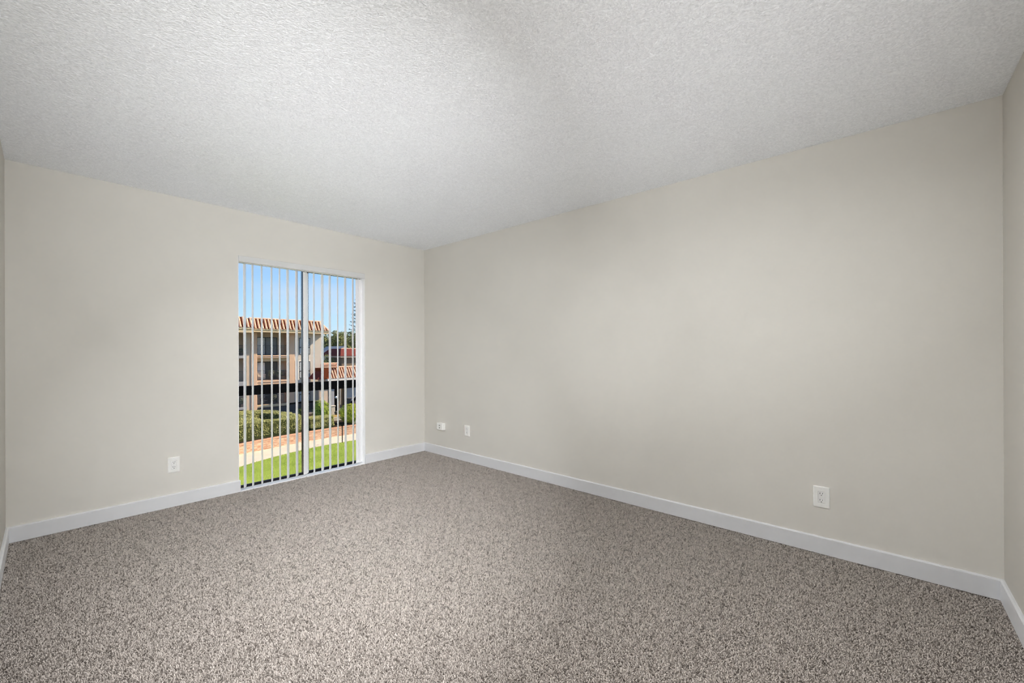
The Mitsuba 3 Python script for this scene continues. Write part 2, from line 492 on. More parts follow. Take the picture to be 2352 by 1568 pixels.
outlet('wall_outlet', 'white double outlet on the window wall, left of the window above the baseboard', (-2.403, 0, 0.327), (1, 0, 0), (0, -1, 0), 0.074, 0.119)
outlet('wall_outlet', 'white double outlet low on the long right wall, nearest the right edge', (0, -3.893, 0.335), (0, -1, 0), (-1, 0, 0), 0.080, 0.126)
outlet('wall_outlet', 'small white outlet on the right wall, beside the boxy jack near the far corner', (0, -0.768, 0.336), (0, -1, 0), (-1, 0, 0), 0.080, 0.118)
j = thing('cable_jack', 'white surface-mounted jack box with two black holes near the far corner', 'jack box')
obj('housing', cbox(-0.043, 0, -0.395, -0.285, 0.296, 0.376, 0.004), 'outlet_plastic', j)
obj('faceplate', cbox(-0.0455, -0.0425, -0.388, -0.292, 0.302, 0.370, 0.002), 'outlet_plastic', j)
for z in (0.351, 0.322):
    c = trimesh.creation.cylinder(radius=0.0062, height=0.004, sections=14)
    c.apply_transform(trimesh.transformations.rotation_matrix(PI / 2, (0, 1, 0)))
    c.apply_translation((-0.0455, -0.340, z))
    obj('port', c, 'slot_dark', j)

# ------------------------------------------------------------------ added fill lamps, out of view behind and above the viewer
def lathe(prof, n=32):
    return trimesh.creation.revolve(np.array(prof, float), sections=n)


def at(m, x, y, z=0.0):
    m = m.copy()
    m.apply_translation((x, y, z))
    return m


FILL_TINT = np.array([0.97, 0.985, 1.0])
cl = thing('added_ceiling_lamp', 'added flush ceiling lamp out of view above the viewer, fill light for the room', 'ceiling lamp')
PX, PY = -2.30, -3.50
obj('rim', at(lathe([(0.0, RH - 0.002), (0.20, RH - 0.002), (0.20, RH - 0.075), (0.192, RH - 0.075), (0.192, RH - 0.012), (0, RH - 0.012)], 40), PX, PY), 'lamp_white', cl, 40)
k = obj('diffuser', at(lathe([(0.190, RH - 0.055), (0.15, RH - 0.062), (0.0, RH - 0.066)][::-1], 40), PX, PY), 'lamp_white', cl, 60)
scene[k]['emitter'] = {'type': 'area', 'radiance': rgb(*(CEILING_FILL * FILL_TINT))}

lp = thing('added_floor_lamp', 'added floor lamp out of view behind the viewer, its six heads aimed as fill light', 'floor lamp')
LX, LY = -3.09, -4.47
obj('base', at(lathe([(0, 0), (0.105, 0), (0.105, 0.012), (0.095, 0.02), (0.02, 0.03), (0, 0.03)]), LX, LY), 'lamp_white', lp, 40)
obj('pole', bar((LX, LY, 0.02), (LX, LY, 1.78), 0.011, 12), 'lamp_white', lp, 40)
for z, goal, power, cut in ((0.42, (-1.3, -0.7, RH), UP_FAR, 26.0), (0.56, (-2.6, -0.9, RH), UP_LEFT, 34.0), (0.70, (-0.2, -2.95, RH), UP_RIGHT, 34.0),
                            (1.20, (0.0, -1.30, 1.15), WALL_FAR, 23.0), (1.52, (-2.4, 0.0, 0.85), WALL_WINDOW, 50.0),
                            (1.68, (-1.3, -0.6, 0.0), FLOOR_FAR, 28.0)):  # each head is an added fill spot for one ceiling
    o = np.array([LX, LY, z])
    d = np.array(goal) - o
    d /= np.linalg.norm(d)
    head = lathe([(0, -0.09), (0.02, -0.09), (0.04, -0.05), (0.055, 0.05), (0.050, 0.05), (0.036, -0.045), (0, -0.05)], 24)
    head.apply_transform(trimesh.geometry.align_vectors([0, 0, 1], d))
    q = o + d * 0.10
    obj('head', at(head, *q), 'lamp_white', lp, 40)
    q = q + d * 0.055
    scene[f'fill_beam_{int(z * 100)}'] = {'type': 'spot', 'to_world': T().look_at(origin=q.tolist(), target=(q + d).tolist(), up=[0, 0, 1]), 'cutoff_angle': cut, 'beam_width': 4.0,
                                          'intensity': rgb(*(power * FILL_TINT))}

# ------------------------------------------------------------------ outdoors: ground
GZ = -5.3


def poly_mesh(pts, z0, z1=None, holes=()):
    p = Polygon(pts, holes)
    if z1 is None:
        vv, f_ = trimesh.creation.triangulate_polygon(p, engine='earcut')
        return trimesh.Trimesh(np.column_stack([vv, np.full(len(vv), z0)]), f_)
    m = trimesh.creation.extrude_polygon(p, z1 - z0, engine='earcut')
    m.apply_translation((0, 0, z0))
    return m


def smooth_line(pts, n=60):
    from scipy.interpolate import PchipInterpolator
    a = np.array(pts, float)
    x = np.linspace(a[0, 0], a[-1, 0], n)
    return np.column_stack([x, PchipInterpolator(a[:, 0], a[:, 1])(x)])


edge = smooth_line([(-30, 6), (-8, 17.2), (0, 20.9), (4.14, 22.8), (5.05, 23.25), (6.06, 23.66), (7.33, 24.08), (8.65, 24.40), (10.17, 24.55), (12.0, 24.5), (15, 24.0), (30, 18)], 90)
wbase = smooth_line([(-30, 9), (-8, 20.2), (0, 23.9), (4.95, 25.87), (6.41, 26.33), (8.26, 26.63), (9.61, 26.77), (11.25, 26.86), (13.3, 26.76), (16, 26.3), (30, 21)], 90)
# lawn: a gently uneven sheet
gx, gy = np.meshgrid(np.linspace(-30, 30, 181), np.linspace(0, 1, 90), indexing='ij')
ey = np.interp(gx, edge[:, 0], edge[:, 1])
lx, ly = gx, 0.6 + (ey - 0.6) * gy
lz = GZ + 0.012 + 0.05 * (meshkit.fbm(np.stack([lx, ly, 0 * lx], -1) * 0.8, 3, 4) - 0.5) * np.clip((ey - ly) * 2, 0, 1)
a = np.arange(lx.size).reshape(lx.shape)
lf = np.stack([a[:-1, :-1].ravel(), a[1:, :-1].ravel(), a[1:, 1:].ravel(), a[:-1, 1:].ravel()], 1)
struct('lawn', (np.stack([lx.ravel(), ly.ravel(), lz.ravel()], 1), lf), 'lawn_green', 'bright green lawn below the window', smooth=True)
# short grass blades on the part of the lawn that the window shows
rng = np.random.default_rng(3)
n = 46000
bx = rng.uniform(1.5, 12.5, n)
by = rng.uniform(17.5, 24.6, n)
ok = (by < np.interp(bx, edge[:, 0], edge[:, 1]) - 0.01) & (np.hypot(bx - 10.92, by - 24.42) > 0.16)
bx, by = bx[ok], by[ok]
n = len(bx)
th_, hh = rng.uniform(0, 2 * PI, n), rng.uniform(0.03, 0.075, n)
lean = rng.uniform(-0.03, 0.03, (n, 2))
w_ = 0.007
b0 = np.stack([bx - w_ * np.cos(th_), by - w_ * np.sin(th_), np.full(n, GZ)], 1)
b1 = np.stack([bx + w_ * np.cos(th_), by + w_ * np.sin(th_), np.full(n, GZ)], 1)
b2 = np.stack([bx + lean[:, 0], by + lean[:, 1], GZ + 0.015 + hh], 1)
gv = np.stack([b0, b1, b2], 1).reshape(-1, 3)
tt = rng.uniform(0, 1, (n, 1))
gc = np.repeat(np.array([0.20, 0.33, 0.05]) * (1 - tt) + np.array([0.46, 0.54, 0.15]) * tt, 3, axis=0)
k = obj('grass', (gv, np.arange(3 * n).reshape(-1, 3)), 'leaf_card', color=gc)
labels[k] = {'label': 'short green grass blades covering the lawn', 'category': 'grass', 'kind': 'stuff'}
struct('path', poly_mesh(np.vstack([edge, wbase[::-1] + [0, 0.2]]), GZ - 0.2, GZ + 0.01), 'concrete', 'pale concrete path between the lawn and the brick planter wall')
struct('yard', poly_mesh([(-60, 30), (90, 30), (90, 140), (-60, 140)], GZ - 0.35), 'asphalt', 'ground around the far buildings')
back = wbase + [0, 0.25]
struct('planting_bed', poly_mesh(np.vstack([back, [(30, 36), (-30, 36)]]), GZ - 0.3, -4.69), 'soil', 'dark soil bed behind the brick planter wall')

# brick planter wall
bw = thing('brick_wall', 'low red brick planter wall along the pale path', 'brick wall')
line = LineString(wbase)


def along(s):
    p, q = np.array(line.interpolate(s).coords[0]), np.array(line.interpolate(s + 0.01).coords[0])
    t_ = (q - p) / np.linalg.norm(q - p)
    return p, t_


def brick_box(s, z, L, H, d0, d1):
    p, t_ = along(s)
    m = trimesh.creation.box(extents=(L, d1 - d0, H))
    M = np.eye(4)
    M[:2, 0], M[:2, 1] = t_, (-t_[1], t_[0])
    M[:3, 3] = [*(p + np.array([-t_[1], t_[0]]) * (d0 + d1) / 2), z]
    m.apply_transform(M)
    return m


s0, s1 = line.project(Point(1.0, 24.4)), line.project(Point(18.0, 26.0))
core = np.array([line.interpolate(s).coords[0] for s in np.linspace(s0, s1, 60)])
obj('mortar_core', poly_mesh(np.vstack([core + [0, 0.012], core[::-1] + [0, 0.24]]), GZ, -4.70), 'mortar', bw)
rng = np.random.default_rng(8)
bricks, caps = [], []
for c in range(8):
    z = GZ + 0.036 + c * 0.074
    s = s0 + (0.112 if c % 2 else 0)
    while s < s1:
        bricks.append(brick_box(s, z, 0.205, 0.062, 0.0 - rng.uniform(0, 0.006), 0.1))
        s += 0.222
s = s0
while s < s1:
    caps.append(brick_box(s, -4.655, 0.088, 0.075, -0.03, 0.25))
    s += 0.098
k = obj('brick', cat(*bricks), 'brick_red', bw)
labels[k] = {'label': 'red bricks laid in running bond', 'kind': 'stuff'}
k = obj('cap_brick', cat(*caps), 'brick_cap', bw)
labels[k] = {'label': 'bricks on edge capping the wall', 'kind': 'stuff'}

# ------------------------------------------------------------------ greenery


def cards(pts, nrm, size, rng, spread=0.9, aspect=0.55):
    """Small leaves at the points, roughly facing along the normals."""
    n = len(pts)
    d = nrm + rng.normal(0, spread, (n, 3))
    d /= np.linalg.norm(d, axis=1, keepdims=True)
    u = np.cross(d, rng.normal(0, 1, (n, 3)))
    u /= np.linalg.norm(u, axis=1, keepdims=True)
    w = np.cross(d, u)
    s = size * rng.uniform(0.6, 1.3, (n, 1))
    q = np.stack([pts - u * s * 0.5, pts + w * s * aspect * 0.5, pts + u * s * 0.5, pts - w * s * aspect * 0.5], 1).reshape(-1, 3)
    a = np.arange(4 * n).reshape(-1, 4)
    return q, np.vstack([a[:, [0, 1, 2]], a[:, [0, 2, 3]]])


def leaves(name, parent, pts, nrm, size, ca, cb, seed, spread=0.9, aspect=0.55):
    rng = np.random.default_rng(seed)
    v_, f_ = cards(pts, nrm, size, rng, spread, aspect)
    t_ = rng.uniform(0, 1, (len(pts), 1)) ** 1.3
    c = np.repeat(np.array(ca) * (1 - t_) + np.array(cb) * t_, 4, axis=0)
    return obj(name, (v_, f_), 'leaf_card', parent, color=np.clip(c, 0, 1))


diffuse('hedge_core', (0.06, 0.07, 0.025))


def hedge(label, poly, z0, z1, seed, n, size=0.075, ca=(0.30, 0.31, 0.10), cb=(0.78, 0.77, 0.38)):
    t_ = thing('hedge', label, 'hedge')
    inner = poly.buffer(-0.07)
    m = trimesh.creation.extrude_polygon(inner, z1 - 0.06 - z0, engine='earcut')
    m.apply_translation((0, 0, z0))
    obj('core', m, 'hedge_core', t_)
    sh = trimesh.creation.extrude_polygon(poly.buffer(-0.03), z1 - z0 - 0.15, engine='earcut')
    sh.apply_translation((0, 0, z0 + 0.15))
    p, fi = trimesh.sample.sample_surface(sh, n, seed=seed)
    nr = sh.face_normals[fi]
    keep = nr[:, 2] > -0.5
    p, nr = p[keep], nr[keep]
    rng = np.random.default_rng(seed)
    lump = (meshkit.fbm(p * 2.2, 3, seed) - 0.5) * 0.22
    edge_ = np.clip((p[:, 2] - (z1 - 0.12)) / 0.12, 0, 1) * (np.abs(nr[:, 2]) < 0.5) * 0.05
    p = p + nr * (lump + rng.uniform(-0.06, 0.03, len(p)) - edge_)[:, None]
    leaves('foliage', t_, p, nr + [0, 0, 0.5], size, ca, cb, seed, 0.9)
    return t_


outer = Polygon([(3.2, 26.3), (5.4, 27.05), (7.0, 27.35), (8.0, 27.35), (9.0, 27.3), (9.5, 27.75), (9.75, 28.8), (9.75, 30.6), (9.4, 32.6), (8.9, 34.0), (7.8, 34.6), (3.0, 34.6)]).buffer(-0.3).buffer(0.3)
ring_hole = Polygon([(6.9, 29.7), (7.2, 28.75), (7.95, 28.2), (8.45, 28.75), (8.85, 30.7), (8.2, 32.2), (7.5, 32.0)])
hedge('large clipped hedge on the left behind the brick wall, with a hollow in its top', outer.difference(ring_hole), -4.69, -3.6, 21, 52000)
hedge('low boxy hedge to the right of the large hedge, before the tall bright shrub', Polygon([(10.05, 27.55), (11.75, 27.55), (12.0, 28.3), (10.3, 29.0)]).buffer(0.05), -4.69, -3.83, 22, 9000)


def blob_points(c, r, n, seed, lump=0.35, lo=-1.0):
    rng = np.random.default_rng(seed)
    d = rng.normal(0, 1, (n, 3))
    d /= np.linalg.norm(d, axis=1, keepdims=True)
    d = d[d[:, 2] > lo]
    rad = 1 + lump * (meshkit.fbm(d * 2.3 + 9, 3, seed) - 0.5) * 2 - rng.uniform(0, 1, len(d)) ** 2 * 0.45
    return np.array(c) + d * rad[:, None] * np.array(r), d


def shrub(label, c, r, n, seed, size, ca, cb, z0):
    t_ = thing('shrub', label, 'shrub')
    rng = np.random.default_rng(seed)
    st = [bar((c[0] + rng.uniform(-.1, .1), c[1] + rng.uniform(-.1, .1), z0), (c[0] + rng.uniform(-1, 1) * r[0] * 0.6, c[1] + rng.uniform(-1, 1) * r[1] * 0.6, c[2] + 0.3 * r[2]), 0.02, 5) for _ in range(6)]
    obj('stem', cat(*st), 'bark', t_)
    p, d = blob_points(c, r, n, seed)
    p[:, 2] = np.maximum(p[:, 2], z0 + 0.03)
    leaves('foliage', t_, p, d + [0, 0, 0.4], size, ca, cb, seed, 0.8, 0.4)
    return t_


shrub('tall bright green shrub behind the low boxy hedge', (11.85, 29.9, -3.7), (0.70, 0.55, 0.95), 5200, 31, 0.13, (0.14, 0.24, 0.03), (0.48, 0.55, 0.12), -4.69)
shrub('wide yellow-green shrub above the brick wall at the right side of the window', (13.75, 28.4, -3.95), (1.15, 0.8, 0.85), 6500, 32, 0.12, (0.24, 0.32, 0.03), (0.70, 0.72, 0.13), -4.69)
shrub('dark green shrub in the shade left of the tall bright shrub', (10.62, 30.9, -4.05), (0.36, 0.45, 0.65), 2600, 33, 0.11, (0.05, 0.08, 0.03), (0.16, 0.20, 0.07), -4.69)  # shade put into the dark leaf colours
shrub('small pale flowering shrub low at the right end of the brick wall', (13.60, 27.25, -4.52), (0.38, 0.2, 0.18), 900, 34, 0.07, (0.35, 0.36, 0.15), (0.85, 0.80, 0.62), -4.69)


def tree(label, x, y, zc, r, n, seed, size, ca, cb, group=None):
    t_ = thing('tree', label, 'tree', group)
    rng = np.random.default_rng(seed)
    tr = [bar((x, y, GZ - 0.3), (x + 0.2, y, zc), 0.25, 7)]
    for _ in range(5):
        q = np.array([x, y, zc]) + rng.uniform(-0.7, 0.7, 3) * r
        tr.append(bar((x + 0.1, y, zc - r[2] * 0.8), q, 0.08, 5))
    obj('trunk', cat(*tr), 'bark', t_)
    ps, ds = [], []
    for _ in range(9):
        c = np.array([x, y, zc]) + rng.uniform(-0.62, 0.62, 3) * r
        p, d = blob_points(c, np.array(r) * rng.uniform(0.38, 0.55), n // 9, int(rng.integers(1e6)))
        ps.append(p)
        ds.append(d)
    leaves('foliage', t_, np.vstack(ps), np.vstack(ds) + [0, 0, 0.4], size, ca, cb, seed, 0.8)
    return t_


OL, OLB = (0.11, 0.13, 0.06), (0.42, 0.44, 0.19)
tree('olive tree on the far slope, right beside the end of the tiled roof', 43.0, 97, 1.4, (4.3, 3.6, 5.0), 5400, 41, 0.55, OL, OLB)
tree('grey-green tree on the far slope, second to the right of the tiled roof end', 52.5, 112, 1.6, (4.3, 3.6, 5.0), 5400, 42, 0.55, (0.12, 0.14, 0.08), (0.40, 0.43, 0.24))
tree('dark green tree on the far slope above the blue-grey house', 53.2, 101, 1.3, (3.9, 3.4, 4.6), 5400, 43, 0.55, (0.09, 0.11, 0.05), (0.34, 0.38, 0.15))
tree('light green tree on the far slope behind the maroon roof', 62.0, 113, 1.7, (4.4, 3.6, 5.0), 5400, 44, 0.55, (0.13, 0.16, 0.06), (0.50, 0.54, 0.22))
tree('dark tree on the far slope at the right jamb of the window', 62.2, 102, 1.0, (4.2, 3.6, 4.6), 4500, 45, 0.55, OL, (0.34, 0.38, 0.15))
tree('small pale-leaved tree between the tiled building and the blue-grey house', 33.7, 78, -1.9, (1.9, 1.6, 2.6), 2600, 46, 0.3, (0.13, 0.15, 0.05), (0.52, 0.52, 0.25))

# the tiered conifer at the right jamb
pi_ = thing('conifer', 'tall conifer with separate tiers of branches beside the right window jamb', 'tree')
CX, CY = 47.9, 90.0
obj('trunk', at(lathe([(0, GZ), (0.28, GZ), (0.16, 8), (0.02, 17.5), (0, 17.5)], 10), CX, CY), 'bark', pi_)
rng = np.random.default_rng(71)
br, ned, ndir = [], [], []
for i, z in enumerate(np.arange(1.0, 17.0, 0.95)):
    R_ = 3.4 * (1 - (z - 1.0) / 17.5) ** 0.8 + 0.25
    for a_ in np.arange(6) * PI / 3 + i * 0.5:
        tip = np.array([CX + R_ * math.cos(a_), CY + R_ * math.sin(a_), z + 0.28 * R_])
        br.append(bar((CX, CY, z), tip, 0.05, 5))
        s_ = rng.uniform(0.25, 1, 26)[:, None]
        ned.append(np.array([CX, CY, z]) * (1 - s_) + tip * s_ + rng.normal(0, 0.10, (26, 3)))
        ndir.append(np.tile([0, 0, 1.0], (26, 1)))
obj('branch', cat(*br), 'bark', pi_)
labels[pi_ + '__branch'] = {'label': 'tiers of upswept branches', 'kind': 'stuff'}
leaves('foliage', pi_, np.vstack(ned), np.vstack(ndir), 0.42, (0.05, 0.08, 0.06), (0.13, 0.18, 0.13), 72, 0.7, 0.35)

# ------------------------------------------------------------------ the tiled apartment building
ab = thing('apartment_building', 'three-storey peach apartment building with a barrel-tile mansard roof and balconies', 'building')
FY = 46.0
S3, S2, S1 = 0.79, -1.96, -4.65                     # balcony floors
EB, ET, RT = 3.25, 3.61, 4.70                       # eave bottom, eave top, roof top
BY = 47.4                                           # back of the balcony recess
# main walls behind the recesses, piers and end wall
obj('wall', box(4.0, 12.03, BY + 0.02, BY + 0.3, S1, EB), 'stucco_tan', ab)
obj('wall', box(12.03, 15.29, BY, BY + 0.3, S1, EB), 'stucco_tan', ab)
obj('wall', box(15.86, 18.9, FY + 0.02, 58, S1, EB), 'stucco_cream', ab)
obj('pier', cat(cbox(11.01, 11.46, FY - 0.06, BY + 0.1, GZ - 0.3, EB, 0.02), ), 'stucco_tan', ab)
obj('pier', cbox(11.46, 12.03, FY - 0.14, BY + 0.1, GZ - 0.3, EB, 0.02), 'stucco_peach', ab)
obj('pier', cbox(15.29, 15.86, FY - 0.10, BY + 0.1, S1, EB, 0.02), 'stucco_peach', ab)
obj('plinth', box(4.0, 18.85, FY + 0.15, 58, GZ - 0.4, S1 - 0.2), 'plinth_grey', ab)
for i, (z, hgt) in enumerate(((S3, 0.30), (S2, 0.43), (S1, 0.24))):
    m = 'fascia_cream' if i == 2 else 'stucco_peach'
    obj('balcony_slab', cat(cbox(12.03, 15.29, FY - 0.10, BY, z - hgt * 0.45, z, 0.01), cbox(12.03, 15.29, FY - 0.04, BY, z - hgt, z - hgt * 0.55, 0.01), box(12.03, 15.29, FY - 0.02, BY, z - hgt, z)), m, ab)
    obj('balcony_slab', cbox(4.0, 11.0, FY - 0.3, BY, z - hgt, z, 0.01), 'stucco_grey', ab)
    if i < 2:
        obj('soffit_beam', box(12.03, 15.29, FY + 0.5, FY + 0.8, z - hgt - 0.38, z - hgt), 'fascia_cream', ab)
    for x0, x1, y in ((12.03, 15.29, FY), (4.0, 11.0, FY - 0.25)):
        rl = obj('railing', cat(box(x0, x1, y - 0.02, y + 0.02, z + 1.04, z + 1.08), box(x0, x1, y - 0.015, y + 0.015, z + 0.08, z + 0.11)), 'door_frame_dark', ab)
        k = obj('baluster', cat(*[box(x - 0.008, x + 0.008, y - 0.008, y + 0.008, z + 0.1, z + 1.05) for x in np.arange(x0 + 0.1, x1, 0.115)]), 'door_frame_dark', rl)
        labels[k] = {'label': 'thin dark balusters', 'kind': 'stuff'}
    # sliding door on the back wall
    dx0, dx1, top = 12.44, 14.52, z + 2.02
    d_ = obj('sliding_door', cat(box(dx0, dx1, BY - 0.06, BY, top - 0.08, top), box(dx0, dx0 + 0.06, BY - 0.06, BY, z, top), box(dx1 - 0.09, dx1, BY - 0.06, BY, z, top), box(13.24, 13.34, BY - 0.07, BY, z, top), box(dx0, dx1, BY - 0.06, BY, z, z + 0.06)), 'door_frame_dark', ab)
    obj('pane', box(dx0 + 0.06, 13.24, BY - 0.03, BY - 0.01, z + 0.06, top - 0.08), 'pane_sky_pale' if i < 2 else 'curtain_dim', d_)
    obj('pane', box(13.34, dx1 - 0.09, BY - 0.03, BY - 0.01, z + 0.06, top - 0.08), 'curtain_dim' if i == 0 else 'dark_glass', d_)
    # window of the pale end part
    wx0, wx1, wz0, wz1 = 16.38, 17.61, z + 0.05, z + 1.98
    w_ = obj('window', cat(box(wx0, wx1, FY - 0.02, FY + 0.05, wz1 - 0.06, wz1), box(wx0, wx1, FY - 0.02, FY + 0.05, wz0, wz0 + 0.06), box(wx0, wx0 + 0.06, FY - 0.02, FY + 0.05, wz0, wz1), box(wx1 - 0.06, wx1, FY - 0.02, FY + 0.05, wz0, wz1), box(wx0, wx1, FY - 0.02, FY + 0.05, z + 0.82, z + 0.92)), 'door_frame_dark', ab)
    obj('pane', box(wx0 + 0.06, wx1 - 0.06, FY - 0.005, FY + 0.03, wz0 + 0.06, z + 0.82), 'curtain_grey', w_)
    obj('pane', box(wx0 + 0.06, wx1 - 0.06, FY - 0.005, FY + 0.03, z + 0.92, wz1 - 0.06), 'curtain_grey', w_)
    if i == 1:
        obj('window_trim', cat(box(wx0 - 0.45, wx0 - 0.02, FY - 0.05, FY + 0.03, wz0 - 0.2, wz1 + 0.1), box(wx0 - 0.45, wx1, FY - 0.05, FY + 0.03, wz1 + 0.02, wz1 + 0.15)), 'white_trim', ab)
# eaves and the mansard
EY = FY - 1.25
XR = 19.30
obj('fascia', cat(cbox(11.0, XR, EY - 0.02, 59, EB + 0.0, EB + 0.16, 0.01), cbox(11.0, XR + 0.05, EY - 0.07, 59, EB + 0.24, ET, 0.01), box(11.0, XR - 0.03, EY + 0.02, 59, EB + 0.1, EB + 0.3)), 'fascia_cream', ab)
obj('fascia', cat(cbox(3.0, 11.05, EY - 0.9, 59, EB - 0.12, EB + 0.12, 0.01), cbox(3.0, 11.05, EY - 0.95, 59, EB + 0.22, ET + 0.06, 0.01), box(3.0, 11.0, EY - 0.8, 59, EB, ET)), 'fascia_cream', ab)
obj('gutter', cbox(XR - 0.1, XR + 0.7, 50.5, 50.7, EB + 0.2, EB + 0.4, 0.02), 'stucco_grey', ab)
run = 0.62


def prism(x0, x1, y0, y1, z0, z1, rx0, rx1, ry):
    return trimesh.convex.convex_hull(np.array([(x0, y0, z0), (x1, y0, z0), (x1, y1, z0), (x0, y1, z0), (x0 + rx0, y0 + ry, z1), (x1 - rx1, y0 + ry, z1), (x1 - rx1, y1 - ry, z1), (x0 + rx0, y1 - ry, z1)]))


rf = obj('roof', prism(11.0, XR, EY, 59, ET, RT, 0.0, 0.85, run), 'tile_pan', ab)
rf2 = obj('roof', prism(3.0, 11.1, EY - 0.9, 59, ET + 0.06, RT + 0.05, 0.0, 0.55, run), 'tile_pan', ab)


def barrel(p, q, r, n=3):
    """One column of overlapped barrel tiles running down the slope from p to q."""
    p, q = np.array(p, float), np.array(q, float)
    ms = []
    for i in range(n):
        a_, b_ = p + (q - p) * i / n, p + (q - p) * (i + 1.08) / n
        m = trimesh.creation.cone(radius=r * 1.08, height=1.0, sections=10)
        m = trimesh.creation.revolve(np.array([(r * 0.98, 0), (r * 1.12, 1), (0, 1)], float), sections=10)
        L = np.linalg.norm(b_ - a_)
        m.apply_scale((1, 1, L))
        m.apply_transform(trimesh.geometry.align_vectors([0, 0, 1], (b_ - a_) / L))
        m.apply_translation(a_)
        ms.append(m)
    return cat(*ms)


def tile_rows(parent, xs, y0, ry, z0, z1, x_end=None, rx=0.0, r=0.095, mat='tile_clay'):
    for x in xs:
        f_ = 1.0
        if x_end is not None and x > x_end - rx:
            f_ = (x_end - x) / rx
        if f_ < 0.15:
            continue
        obj('tile_row', barrel((x, y0 + ry * f_, z0 + (z1 - z0) * f_), (x, y0 - 0.05, z0 + 0.02), r, max(1, int(round(3 * f_)))), mat, parent, 35)


tile_rows(rf, np.arange(11.2, XR, 0.345), EY, run, ET, RT, XR, 0.85)
tile_rows(rf2, np.arange(8.2, 11.1, 0.345), EY - 0.9, run, ET + 0.06, RT + 0.05, 11.1, 0.55)
obj('ridge_tile', cat(*[bar((x, EY + run, RT + 0.02), (x + 0.36, EY + run, RT + 0.03), 0.085, 8) for x in np.arange(11.1, XR - 0.9, 0.34)]), 'tile_clay', rf)
labels[rf + '__ridge_tile'] = {'label': 'row of ridge tiles', 'kind': 'stuff'}
obj('hip_tile', barrel((XR - 0.85, EY + run, RT), (XR, EY - 0.03, ET), 0.09, 4), 'tile_clay', rf)

# furniture and plants on the middle balcony
def patio_chair(x, y, z, rot, label, mat):
    t_ = thing('patio_chair', label, 'chair')
    M = trimesh.transformations.rotation_matrix(rot, (0, 0, 1))
    M[:3, 3] = (x, y, z)
    def p_(nm, m):
        m = m.copy(); m.apply_transform(M); obj(nm, m, mat, t_)
    p_('seat', cbox(-0.25, 0.25, -0.25, 0.25, 0.40, 0.45, 0.01))
    p_('backrest', cat(*[bar((-0.24 + 0.08 * i, 0.24, 0.45), (-0.24 + 0.08 * i, 0.32, 0.92), 0.012, 5) for i in range(7)], bar((-0.27, 0.33, 0.93), (0.27, 0.33, 0.93), 0.018, 6)))
    for sx in (-1, 1):
        p_('armrest', bar((sx * 0.27, 0.3, 0.64), (sx * 0.27, -0.25, 0.64), 0.02, 6))
        for sy in (-1, 1):
            p_('leg', bar((sx * 0.24, sy * 0.22, 0), (sx * 0.26, sy * 0.22, 0.64), 0.014, 5))


patio_chair(12.70, 46.65, S2, 0.5, 'white armchair on the middle balcony, in front of the sliding door', 'white_trim')
patio_chair(14.85, 46.75, S2, -0.6, 'dark patio chair at the right end of the middle balcony', 'door_frame_dark')
patio_chair(12.9, 46.7, S1, 0.3, 'dark patio chair on the lowest balcony', 'door_frame_dark')


def pot_plant(x, y, z, label, hgt, seed):
    t_ = thing('potted_plant', label, 'plant')
    obj('pot', at(lathe([(0, 0), (0.13, 0), (0.18, 0.30), (0.16, 0.30), (0.15, 0.27), (0, 0.27)], 14), x, y, z), 'plinth_grey', t_)
    p, d = blob_points((x, y, z + 0.3 + hgt / 2), (0.35, 0.3, hgt / 2), 260, seed)
    leaves('foliage', t_, p, d, 0.16, (0.10, 0.13, 0.08), (0.42, 0.45, 0.36), seed, 0.8, 0.3)


pot_plant(13.55, 46.3, S2, 'leafy potted plant on the middle balcony, right of the white armchair', 0.9, 81)
pot_plant(14.32, 46.35, S2, 'second potted plant on the middle balcony, before the dark door pane', 0.75, 82)
pot_plant(10.6, 46.2, S3, 'potted plant on the top left balcony beside the tan pier', 0.5, 83)
pot_plant(10.6, 46.2, S1, 'potted plant on the lowest left balcony beside the tan pier', 0.7, 84)
pot_plant(13.9, 46.5, S1, 'potted plant on the lowest balcony behind the hedge', 0.8, 85)

# ------------------------------------------------------------------ the low tiled building on the right
lb = thing('low_building', 'low building with an orange barrel-tile roof to the right of the apartment building', 'building')
LYF = 43.0
obj('wall', box(18.98, 20.3, LYF + 1.2, LYF + 1.5, GZ - 0.3, -2.2), 'stucco_brown', lb)
obj('wall', box(21.2, 30, LYF + 2.4, LYF + 2.7, GZ - 0.3, -2.2), 'stucco_brown', lb)
obj('pier', box(18.75, 19.35, LYF + 0.55, LYF + 1.1, GZ - 0.3, -2.15), 'stucco_grey', lb)
obj('pier', box(21.3, 22.6, LYF + 1.4, LYF + 1.7, GZ - 0.3, -2.2), 'stucco_grey', lb)
obj('wall', box(17.6, 18.55, LYF + 0.5, LYF + 0.8, GZ - 0.3, -2.0), 'stucco_tan', lb)
obj('fascia', cbox(18.3, 30, LYF - 0.06, LYF + 2.75, -2.22, -1.95, 0.01), 'white_trim', lb)
rf = obj('roof', prism(18.2, 30, LYF, LYF + 2.8, -1.95, -0.72, 0.15, 0.6, 0.75), 'tile_pan', lb)
tile_rows(rf, np.arange(18.75, 24.5, 0.30), LYF, 0.75, -1.92, -0.74, r=0.085)
obj('ridge_tile', cat(*[bar((x, LYF + 0.75, -0.66), (x + 0.34, LYF + 0.75, -0.66), 0.10, 8) for x in np.arange(18.4, 29, 0.32)]), 'tile_clay', rf)
labels[rf + '__ridge_tile'] = {'label': 'row of ridge tiles', 'kind': 'stuff'}
rf = obj('gable_end', cat(box(17.95, 18.45, LYF + 0.1, LYF + 2.7, -1.95, -0.75)), 'roof_maroon', lb)
scene[rf]['bsdf'] = {'type': 'ref', 'id': 'tile_pan'}
